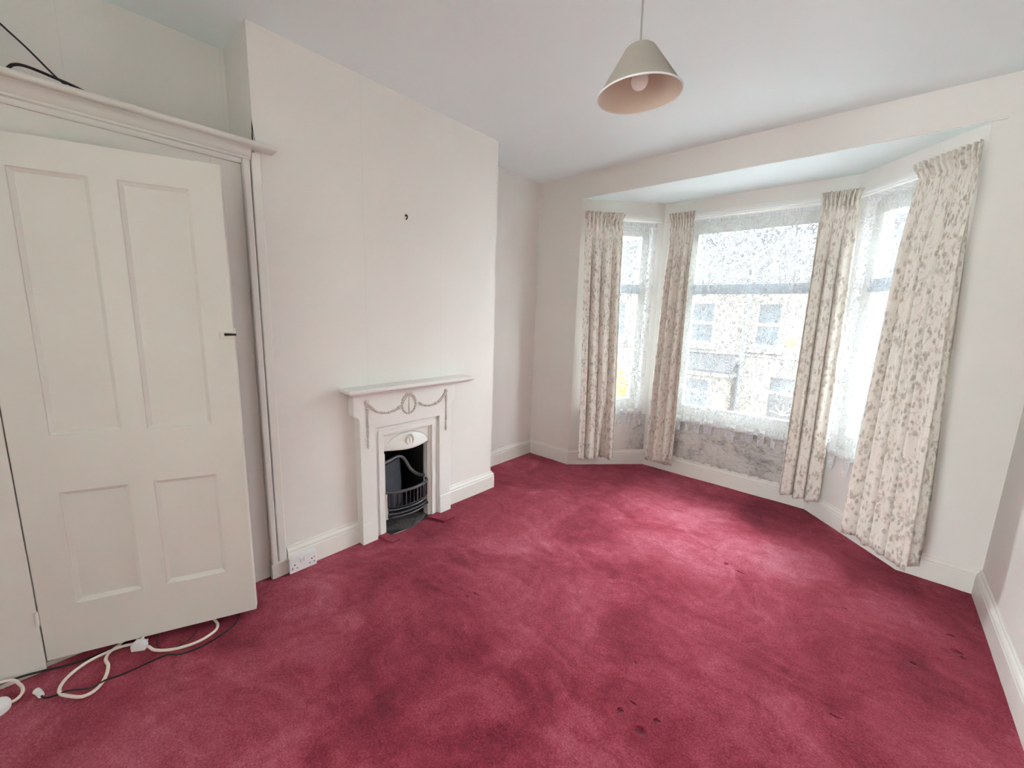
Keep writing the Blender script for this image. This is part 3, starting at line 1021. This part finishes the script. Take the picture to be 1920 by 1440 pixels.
# sloping fireback with a proud rim
m = MB(FX)
pb = [FX(C - .155, -.02, .11), FX(C + .02, -.06, .11), FX(C + .03, -.10, .42), FX(C - .155, -.06, .40)]
pb2 = [p - FX.N * .03 for p in pb]
m.add(pb + pb2, [(0, 1, 2, 3), (7, 6, 5, 4), (0, 4, 5, 1), (1, 5, 6, 2), (2, 6, 7, 3), (3, 7, 4, 0)])
m.build('firebrick', M_SLATE, FP, bevel=.006)
m = MB(FX)
m.tube(spline([FX(C - .160, -.045, .425), FX(C - .06, -.075, .430), FX(C + .01, -.09, .435), FX(C + .05, -.085, .41), FX(C + .085, -.06, .335), FX(C + .125, -.03, .295), FX(C + .16, -.005, .285)], 6), .011, 8)
m.build('fireback_rim', M_GREY_IRON, FP, smooth=True)
# bowed grate front
def bow(z, w=.158, d0=.010, b=.075, n=24):
    return [FX(C + w * math.sin(lerp(-1, 1, k / n) * math.pi / 2), d0 + b * math.cos(lerp(-1, 1, k / n) * math.pi / 2), z) for k in range(n + 1)]
GR = MB(FX); GR.tube(bow(.268), .0095, 8)
GRATE = GR.build('grate', M_GREY_IRON, FP, smooth=True)
m = MB(FX)
for z, r in ((.262, .005), (.165, .004)):
    m.tube(bow(z, b=.07), r, 6)
m.build('fret_rail', M_BLACK, GRATE, smooth=True)
pts = bow(.26, b=.07, n=17)
for k, p in enumerate(pts[1:-1]):
    m = MB()
    m.tube([p, p + Vector((0, 0, -.035)), p + Vector((0, 0, -.05)), p + Vector((0, 0, -.095))], lambda t: .0042 + .003 * math.exp(-((t - .5) / .15) ** 2), 6)
    m.build('fret_bar', M_BLACK if k % 3 else M_GREY_IRON, GRATE, smooth=True)
for z in (.148, .120, .098):
    m = MB(FX); m.tube(bow(z, b=.072, d0=.008), .0045, 6)
    m.build('front_bar', M_GREY_IRON, GRATE, smooth=True)
m = MB(FX)
m.prism([(C - .15, .10), (C + .15, .10), (C + .15, .115), (C - .15, .115)], -.20, .05)
m.build('grate_floor', M_BLACK, GRATE)
# ash and grit on the hearth
m = MB(FX)
NU, NV = 30, 12
for j in range(NV + 1):
    for i in range(NU + 1):
        u = lerp(C - .165, C + .165, i / NU)
        b_ = .012 + .075 * math.cos((i / NU - .5) * math.pi)
        d = lerp(-.12, b_, j / NV)
        z = .008 + .010 * (1 - j / NV) + .010 * noise.noise(Vector((u * 40, d * 40, 2)))
        if i in (0, NU) or j in (0, NV):
            z = .002
        m.v.append(tuple(FX(u, d, z)))
for j in range(NV):
    for i in range(NU):
        a = j * (NU + 1) + i
        m.f.append((a, a + 1, a + NU + 2, a + NU + 1))
o = m.build('ash', M_ASH, FP); o['kind'] = 'stuff'
# neo-classical relief: rosettes, swags, drops and ribboned wreaths
def beads(name, path, r, step):
    m = MB()
    acc = 0
    for i in range(1, len(path)):
        acc += (path[i] - path[i - 1]).length
        if acc >= step:
            acc = 0
            rr = r * (.75 + .5 * random.Random(i * 7).random())
            m.ball(path[i], rr * 1.1, rr * 1.3, rr, 6, 4)
            m.ball(path[i] + Vector((0, .5 * rr, -.9 * rr)), rr * .8, rr * .7, rr * .6, 5, 4)
    m.tube(path, r * .45, 5)
    return m.build(name, M_RELIEF, FP, smooth=True)
for s in (-1, 1):
    ry = C + s * .288
    m = MB(FX)
    m.lathe([(.0, .012), (.006, .012), (.013, .007), (.015, .0)], FX(ry, SD, .872), FX.N, 14)
    m.build('rosette', M_RELIEF, FP, smooth=True)
    beads('swag', spline([FX(ry, SD + .003, .868), FX(C + s * .235, SD + .003, .815), FX(C + s * .165, SD + .003, .793), FX(C + s * .10, SD + .003, .803), FX(C + s * .066, SD + .003, .822)], 24), .0075, .0115)
    beads('drop', spline([FX(ry, SD + .003, .862), FX(ry + .001, SD + .003, .75), FX(ry, SD + .003, .60)], 40), .0062, .0125)
def wreath(name, cu, cz, d, rx, rz, r, parent):
    m = MB()
    path = [FX(cu + rx * math.cos(a), d, cz + rz * math.sin(a)) for a in [2 * math.pi * k / 64 for k in range(65)]]
    m.tube(path, r * .6, 6, caps=False)
    for k in range(0, 64, 3):
        m.ball(path[k], r * 1.1, r * 1.3, r * 1.1, 6, 4)
    # ribbon bow, tails and a torch in the middle
    m.tube(spline([FX(cu, d, cz + rz), FX(cu + rx * .55, d + .002, cz + rz * .55), FX(cu + rx * .9, d + .002, cz + rz * .05)], 6), r * .55, 5)
    m.tube(spline([FX(cu, d, cz + rz), FX(cu - rx * .55, d + .002, cz + rz * .55), FX(cu - rx * .9, d + .002, cz + rz * .05)], 6), r * .55, 5)
    m.tube([FX(cu, d, cz + rz), FX(cu, d, cz - rz)], lambda t: r * (.35 + .5 * t), 6)
    for s in (-1, 1):
        m.ball(FX(cu + s * rx * .28, d + .001, cz + rz * 1.06), r * .8, r * 1.7, r * 1.1, 6, 4)
    return m.build(name, M_RELIEF, parent, smooth=True)
wreath('wreath', C - .006, .826, SD + .003, .050, .062, .0066, FP)
wreath('hood_wreath', C, .588, .061, .026, .034, .0048, HOOD)

# ------------------------------------------------------------------ double socket
SKT = empty('wall_socket', FX(.766, .022, .046), 'white double wall socket on the skirting beside the cupboard', 'socket')
m = MB(FX); m.box(.698, .836, .020, .047, .004, .088); m.build('socket_box', M_PLASTIC, SKT, bevel=.004)
m = MB(FX); m.box(.697, .837, .046, .054, .003, .089); m.build('faceplate', M_PLASTIC, SKT, bevel=.003)
for u in (.757, .776):
    m = MB(FX)
    m.prism([(u - .0065, .052), (u + .0065, .052), (u + .0065, .073), (u - .0065, .073)], .052, .0585)
    m.build('switch', M_PLASTIC, SKT, bevel=.002)
for cu in (.723, .811):
    for du, z, w, h in ((0, .047, .0045, .0085), (-.0115, .026, .0065, .0045), (.0115, .026, .0065, .0045)):
        m = MB(FX); m.box(cu + du - w / 2, cu + du + w / 2, .053, .0545, z - h / 2, z + h / 2)
        m.build('pin_slot', M_DARK, SKT)
for cu in (.712, .824):
    m = MB(FX); m.lathe([(.0026, 0), (.0026, .0016), (.001, .002)], FX(cu, .053, .034 if cu < .75 else .052), FX.N, 10)
    m.build('screw', M_DARK, SKT)

# ------------------------------------------------------------------ pendant lamp
LC_ = Vector((-.675, 1.325, 2.098))
AX = Vector((-.03, -.056, .998)).normalized()
LAMP = empty('pendant_lamp', LC_ + Vector((0, 0, .5)), 'cream conical ceiling lampshade on a thin flex with an unlit bulb', 'lamp')
top = LC_ + AX * .150
m = MB(); m.lathe([(.131, 0), (.047, .128), (.042, .1325), (.032, .134), (.032, .1325), (.041, .131), (.0455, .1275), (.1295, .0)], LC_, AX, 64, close=True)
SH = m.build('lamp_shade', M_SHADE, LAMP, smooth=30)
m = MB(); m.lathe([(.1290, .0015), (.0448, .128), (.0444, .128), (.1284, .0015)], LC_, AX, 64, close=True)
m.build('shade_lining', M_SHADE_IN, SH, smooth=30)
m = MB(); m.lathe([(.1315, -.0015), (.1315, .003), (.1285, .003), (.1285, -.0015)], LC_, AX, 64, close=True)
m.build('rim_tape', M_PLASTIC, SH, smooth=30)
m = MB()
m.lathe([(.0436, .124), (.0436, .127), (.041, .127), (.041, .124)], LC_, AX, 32, close=True)
m.lathe([(.019, .124), (.019, .127), (.015, .127), (.015, .124)], LC_, AX, 24, close=True)
for k in range(3):
    a = 2 * math.pi * k / 3
    e1 = AX.orthogonal().normalized(); e2 = AX.cross(e1)
    v = e1 * math.cos(a) + e2 * math.sin(a)
    m.tube([LC_ + AX * .1255 + v * .017, LC_ + AX * .1255 + v * .0425], .0015, 6)
m.build('shade_ring', M_PLASTIC, SH)
m = MB(); m.lathe([(.0, .138), (.006, .138), (.0115, .134), (.0145, .128), (.019, .128), (.019, .118), (.0145, .116), (.0145, .092), (.0, .092)], LC_, AX, 24)
m.build('bulb_holder', M_PLASTIC, LAMP, smooth=40)
m = MB(); m.lathe([(.0005, .014), (.010, .0155), (.019, .021), (.0255, .031), (.0275, .042), (.0255, .055), (.019, .070), (.014, .084), (.0125, .096)], LC_, AX, 28)
m.build('bulb', M_BULB, LAMP, smooth='all')
hold = LC_ + AX * .134
m = MB(); m.tube(spline([hold, hold + AX * .03, Vector((hold.x - .003, hold.y - .003, 2.42)), Vector((hold.x - .003, hold.y - .003, H - .02))], 6), .0032, 8)
m.build('flex', plain('grey_flex', (0.36, 0.35, 0.32), .5), LAMP, smooth=True)
m = MB(); m.lathe([(.0, -.032), (.010, -.032), (.014, -.020), (.036, -.016), (.038, -.003), (.038, .0)], (hold.x - .003, hold.y - .003, H), (0, 0, 1), 32)
m.build('ceiling_rose', M_PLASTIC, LAMP, smooth=40)

# ------------------------------------------------------------------ loose cables
def cable(name, pts, r, mat, parent=None, sub=8):
    m = MB()
    m.tube(spline(pts, sub), r, 8)
    return m.build(name, mat, parent, smooth=True)
o = cable('aerial_cable', [(-2.42, -.30, 2.60), (-2.40, -.13, 2.44), (-2.36, -.012, 2.310), (-2.35, .039, 2.258), (-2.35, .107, 2.186), (-2.345, .157, 2.152), (-2.33, .20, 2.118), (-2.30, .26, 2.106), (-2.24, .34, 2.106)], .0035, M_BLACK_FLEX)
tag(o, 'thin black cable slanting down the wall behind the cupboard cornice', 'cable')
o = cable('aerial_cable', [(-2.35, -.20, 2.106), (-2.35, -.08, 2.120), (-2.35, -.030, 2.155), (-2.35, -.016, 2.168), (-2.35, .002, 2.190), (-2.35, .033, 2.197), (-2.35, .094, 2.188), (-2.35, .16, 2.174), (-2.35, .211, 2.150), (-2.34, .27, 2.115), (-2.31, .33, 2.1065), (-2.26, .42, 2.1065)], .0050, M_BLACK_FLEX)
tag(o, 'thicker black cable arching up off the cupboard top', 'cable')
o = cable('aerial_cable', [(-2.30, -.30, 2.1075), (-2.28, -.12, 2.118), (-2.30, -.035, 2.140), (-2.31, -.004, 2.132), (-2.315, .03, 2.112), (-2.33, .07, 2.1075)], .0055, M_BLACK_FLEX)
tag(o, 'short black cable end lying on the cupboard cornice at the left', 'cable')

# white extension flex looped on the carpet
Z = .010
EXT = empty('extension_flex', (-2.05, .05, 0), 'white flex looped on the carpet below the cupboard door, ending in a plug', 'cable')
cable('flex', [(-2.30, .10, Z), (-2.18, .10, Z), (-2.113, .092, Z), (-2.126, .045, Z), (-2.127, .005, Z), (-2.118, -.050, Z), (-2.085, -.096, Z), (-2.045, -.119, Z), (-2.005, -.122, Z), (-1.965, -.100, Z), (-1.928, -.066, Z),
               (-1.938, -.030, Z), (-1.985, -.006, Z), (-2.04, .004, Z), (-2.085, .000, Z), (-2.120, .014, Z), (-2.150, .05, Z), (-2.22, .12, Z)], .0058, M_CREAM_FLEX, EXT)
cable('flex', [(-2.20, .30, Z), (-2.09, .335, Z), (-2.035, .343, Z), (-1.99, .345, Z), (-1.955, .325, Z), (-1.938, .265, Z), (-1.957, .196, Z), (-1.998, .140, Z + .004), (-2.040, .122, Z + .006)], .0055, M_CREAM_FLEX, EXT)
# three-pin plug lying on its side
pl = Frame((-2.065, .098, .0), (.55, .83), (.83, -.55))
m = MB(pl)
m.prism([(-.024, .004), (.024, .004), (.026, .022), (.016, .042), (-.012, .044), (-.026, .030)], -.012, .014)
PLUG = m.build('plug', M_PLASTIC, EXT, bevel=.004)
for a, b in ((-.012, .020), (.012, .020), (.0, .036)):
    m = MB(pl); m.box(a - .003, a + .003, -.030, -.011, b - .004, b + .004)
    m.build('pin', M_PLASTIC, PLUG)
# black lead with pale connector
o = empty('black_lead', (-1.95, .1, 0), 'thin black lead trailing across the carpet with a pale connector on its end', 'cable')
cable('lead', [(-2.15, .42, .006), (-2.04, .430, .006), (-1.985, .424, .006), (-1.930, .375, .006), (-1.905, .275, .006), (-1.917, .206, .006), (-1.952, .161, .006), (-1.955, .082, .006), (-1.952, .03, .010), (-1.950, -.006, .0185), (-1.958, -.05, .010), (-1.985, -.100, .0185), (-2.005, -.130, .008), (-2.019, -.157, .007), (-2.045, -.168, .007)], .0032, M_BLACK_FLEX, o)
m = MB(); m.tube([(-2.038, -.166, .009), (-2.060, -.172, .010), (-2.076, -.178, .010)], lambda t: .0085 + .002 * t, 10)
q = m.build('connector', M_PLASTIC, o, smooth=40); q['label'] = 'pale plastic connector'
o = cable('loose_wire', [(-2.14, .17, .006), (-2.06, .150, .006), (-2.01, .155, .006), (-1.972, .190, .008), (-1.968, .225, .012), (-2.00, .262, .006), (-2.05, .290, .006), (-2.12, .31, .006)], .0018, M_BLACK_FLEX)
tag(o, 'hair-thin dark wire curled under the cupboard door', 'wire')
o = cable('floor_cable', [(-2.36, -.60, .05), (-2.16, -.42, .035), (-2.172, -.31, .030), (-2.180, -.245, .026), (-2.176, -.19, .020), (-2.160, -.125, .012), (-2.150, -.07, .007), (-2.145, .0, .006), (-2.155, .08, .006), (-2.25, .2, .006)], .0040, M_BLACK_FLEX)
tag(o, 'black cable along the foot of the cupboard running in under its door', 'cable')
# second plug at the left edge of the photograph
P2 = empty('white_plug', (-2.07, -.255, 0), 'rounded white plug with curved flex lying by the cupboard foot', 'plug')
m = MB()
m.lathe([(.0, .036), (.020, .035), (.031, .028), (.034, .018), (.034, .014), (.0325, .013), (.0325, .011), (.034, .010), (.033, .002), (.0, .0)], (-2.068, -.268, .002), (.1, .05, 1), 24)
m.build('plug_body', M_PLASTIC, P2, smooth=35)
cable('flex', [(-2.062, -.242, .018), (-2.072, -.222, .014), (-2.105, -.210, .012), (-2.15, -.218, .014), (-2.178, -.245, .030), (-2.170, -.33, .040), (-2.175, -.45, .020)], .0052, M_CREAM_FLEX, P2)

# ------------------------------------------------------------------ across the street
M_RENDER = plain('cream_house_render', (0.100, 0.092, 0.078), .9, .1, var=.06, scale=1.2, bump=.4, bscale=14)
M_STONE = plain('pale_stone_trim', (0.09, 0.09, 0.088), .8, .1, var=.08)
M_TILE = plain('grey_roof_tile', (0.030, 0.030, 0.031), .95, .0, var=.25, scale=5, bump=.5, bscale=9)
M_DGLASS = plain('dark_house_glass', (0.03, 0.04, 0.046), .15, .6, var=.3, scale=.8)
M_UPVC = plain('house_window_white', (0.17, 0.17, 0.165), .4, .4, var=.02)
M_PIPE = plain('grey_downpipe', (0.07, 0.078, 0.08), .6, .3)
M_DOORP = plain('dark_front_door', (0.04, 0.04, 0.04), .5, .3)
M_YELLOW = plain('yellow_alarm_box', (0.42, 0.22, 0.012), .4, .4)
M_ROAD = plain('asphalt', (0.16, 0.16, 0.16), .9, .1, var=.15, scale=3)
M_PAVE = plain('concrete_pavement', (0.36, 0.35, 0.33), .9, .1, var=.1, scale=3)
GZ = -2.95
struct(MB().box(-40, 30, 5.5, 13.2, GZ - .2, GZ).build('street_ground', M_ROAD))
struct(MB().box(-40, 30, 13.2, 15.0, GZ - .2, GZ + .12).build('pavement_ground', M_PAVE))
YH = 15.0
FH = Frame((0, YH, 0), (1, 0), (0, -1))
def sash(parent, u0, u1, z0, z1, d=-.12):
    m = MB(FH)
    zm = (z0 + z1) / 2
    m.slab(u0, u1, z0, z1, d, d + .07, holes=[(u0 + .06, u1 - .06, z0 + .08, zm - .04), (u0 + .06, u1 - .06, zm + .04, z1 - .06)])
    w = m.build('window', M_UPVC, parent)
    for a, b in ((z0 + .08, zm - .04), (zm + .04, z1 - .06)):
        m = MB(FH); m.box(u0 + .055, u1 - .055, d + .02, d + .035, a - .005, b + .005)
        m.build('pane', M_DGLASS, w)
    m = MB(FH); m.box(u0 - .12, u1 + .12, -.06, .10, z0 - .17, z0 - .01); m.build('sill', M_STONE, parent)
def house(u0, kind, label):
    """one terraced house, 5.4 m wide; the party line and downpipe at its right end"""
    u1 = u0 + 5.4
    b = empty('terraced_house', (u0 + 2.7, YH, GZ), label, 'house', 'terraced houses across the street')
    if kind == 'bay':
        wins = [(u0 + .30, u0 + 1.06), (u0 + 3.37, u0 + 4.33)]
        ground = []
    else:
        wins = [(u0 + .13, u0 + .86), (u0 + 3.2, u0 + 4.1)]
        ground = [(u0 + .76, u0 + 1.62, GZ + .1, -.30), (u0 + 3.0, u0 + 4.3, -1.9, -.45)]
    holes = [(a, c, .60, 2.03) for a, c in wins] + ground
    m = MB(FH)
    m.slab(u0, u1, GZ, 2.62, -.28, 0, holes=holes)
    m.build('facade', M_RENDER, b)
    for a, c in wins:
        sash(b, a, c, .60, 2.03)
    m = MB(FH); m.box(u0, u1, 0, .05, .30, .37); m.build('string_course', M_STONE, b)
    m = MB(FH); m.box(u0, u1, 0, .13, 2.50, 2.60); m.build('gutter', M_PIPE, b)
    m = MB()
    m.add([(u0, YH - .2, 2.62), (u1, YH - .2, 2.62), (u1, YH + 4.4, 5.15), (u0, YH + 4.4, 5.15), (u0, YH - .2, 2.55), (u1, YH - .2, 2.55), (u1, YH + 4.4, 2.55), (u0, YH + 4.4, 2.55)],
          [(0, 1, 2, 3), (7, 6, 5, 4), (0, 4, 5, 1), (1, 5, 6, 2), (2, 6, 7, 3), (3, 7, 4, 0)])
    m.build('roof', M_TILE, b)
    pm = MB(FH)
    pm.tube([FH(u1 - .10, .10, 2.5), FH(u1 - .10, .10, GZ + .1)], .085, 8)
    pm.box(u1 - .24, u1 - .01, .02, .22, .02, .22)
    pm.build('downpipe', M_PIPE, b)
    if kind == 'bay':
        # ground-floor bay with a tiled lean-to roof
        a, c = u0 + 2.6, u0 + 5.1
        m = MB()
        m.add([(a - .1, YH, .28), (c + .1, YH, .28), (c + .1, YH - .75, -.22), (a - .1, YH - .75, -.22), (a - .1, YH, -.30), (c + .1, YH, -.30), (c + .1, YH - .75, -.30), (a - .1, YH - .75, -.30)],
              [(0, 1, 2, 3), (7, 6, 5, 4), (0, 4, 5, 1), (1, 5, 6, 2), (2, 6, 7, 3), (3, 7, 4, 0)])
        m.build('bay_roof', M_TILE, b)
        m = MB(FH); m.box(a - .12, c + .12, 0, .80, -.40, -.29); m.build('bay_cornice', M_STONE, b)
        m = MB(FH)
        m.slab(a, c, GZ, -.40, .62, .70, holes=[(a + .35, a + .95, -1.85, -.55), (a + 1.15, a + 2.0, -1.75, -.50)])
        m.box(a, a + .08, 0, .62, GZ, -.40)
        m.box(c - .08, c, 0, .62, GZ, -.40)
        m.build('bay_wall', M_RENDER, b)
        for (p, q, r, s) in ((a + .35, a + .95, -1.85, -.55), (a + 1.15, a + 2.0, -1.75, -.50)):
            m = MB(FH)
            m.slab(p, q, r, s, .60, .66, holes=[(p + .06, q - .06, r + .06, r + .75), (p + .06, q - .06, r + .81, s - .06)])
            w = m.build('window', M_UPVC, b)
            m = MB(FH); m.box(p + .05, q - .05, .62, .632, r + .05, s - .05); m.build('pane', M_DGLASS, w)
    else:
        p, q, r, s = ground[0]
        m = MB(FH); m.box(p, q, -.22, -.12, r, -.86)
        dd = m.build('front_door', M_DOORP, b)
        m = MB(FH); m.box(p, q, -.22, -.10, -.86, -.76); m.build('door_transom', M_UPVC, b)
        m = MB(FH); m.box(p, q, -.20, -.16, -.76, s); m.build('fanlight', M_DGLASS, b)
        for k in range(5):
            a_ = math.pi * (k + .5) / 5
            m = MB(FH)
            cu, cz = (p + q) / 2, -1.5
            m.tube([FH(cu, -.11, cz), FH(cu + .36 * math.cos(a_), -.11, cz + .36 * math.sin(a_))], .018, 5)
            m.build('door_bar', M_UPVC, dd)
        p, q, r, s = ground[1]
        m = MB(FH)
        m.slab(p, q, r, s, -.12, -.05, holes=[(p + .07, (p + q) / 2 - .03, r + .07, s - .07), ((p + q) / 2 + .03, q - .07, r + .07, s - .07)])
        w = m.build('window', M_UPVC, b)
        m = MB(FH); m.box(p + .06, q - .06, -.10, -.085, r + .06, s - .06); m.build('pane', M_DGLASS, w)
    return b
house(-8.54, 'bay', 'rendered house across the street with a tiled ground-floor bay roof')
hb = house(-3.14, 'door', 'rendered house across the street with the yellow alarm box and front door')
house(-13.94, 'door', 'farthest left rendered house seen through the left bay window')
house(2.26, 'bay', 'farthest right rendered house, mostly hidden by the right-hand curtains')
m = MB(FH)
m.lathe([(.0, .10), (.10, .10), (.155, .05), (.16, 0.0)], FH(1.16 - 3.14 , .0, .835), FH.N, 6)
al = m.build('alarm_box', M_YELLOW, hb); al['label'] = 'yellow alarm box'
# yellow flowering shrub in the front garden on the far left
SB = empty('yellow_shrub', (-7.6, 14.2, GZ + .1), 'yellow flowering shrub in a front garden seen through the left window', 'shrub')
rnd = random.Random(4)
m = MB()
for k in range(420):
    a, b_, r = rnd.uniform(0, 6.28), rnd.uniform(-1, 1), rnd.uniform(.55, 1) ** .5
    w = math.sqrt(1 - b_ * b_)
    c = Vector((-7.5 + .65 * r * w * math.cos(a), 14.15 + .5 * r * w * math.sin(a), -1.2 + .95 * r * b_))
    v1 = Vector((rnd.uniform(-1, 1), rnd.uniform(-1, 1), rnd.uniform(-1, 1))).normalized() * .09
    v2 = v1.orthogonal().normalized() * .05
    m.add([c - v1, c + v2, c + v1, c - v2 + Vector((0, 0, .02))], [(0, 1, 2), (0, 2, 3)])
f = m.build('blossom', M_YELLOW, SB); f['kind'] = 'stuff'
m = MB()
for k in range(7):
    a = 2 * math.pi * k / 7
    m.tube([(-7.5 + .08 * math.cos(a), 14.15 + .08 * math.sin(a), GZ + .1), (-7.5 + .3 * math.cos(a), 14.15 + .3 * math.sin(a), -1.2)], .02, 5)
m.build('stem', M_BOARD, SB)
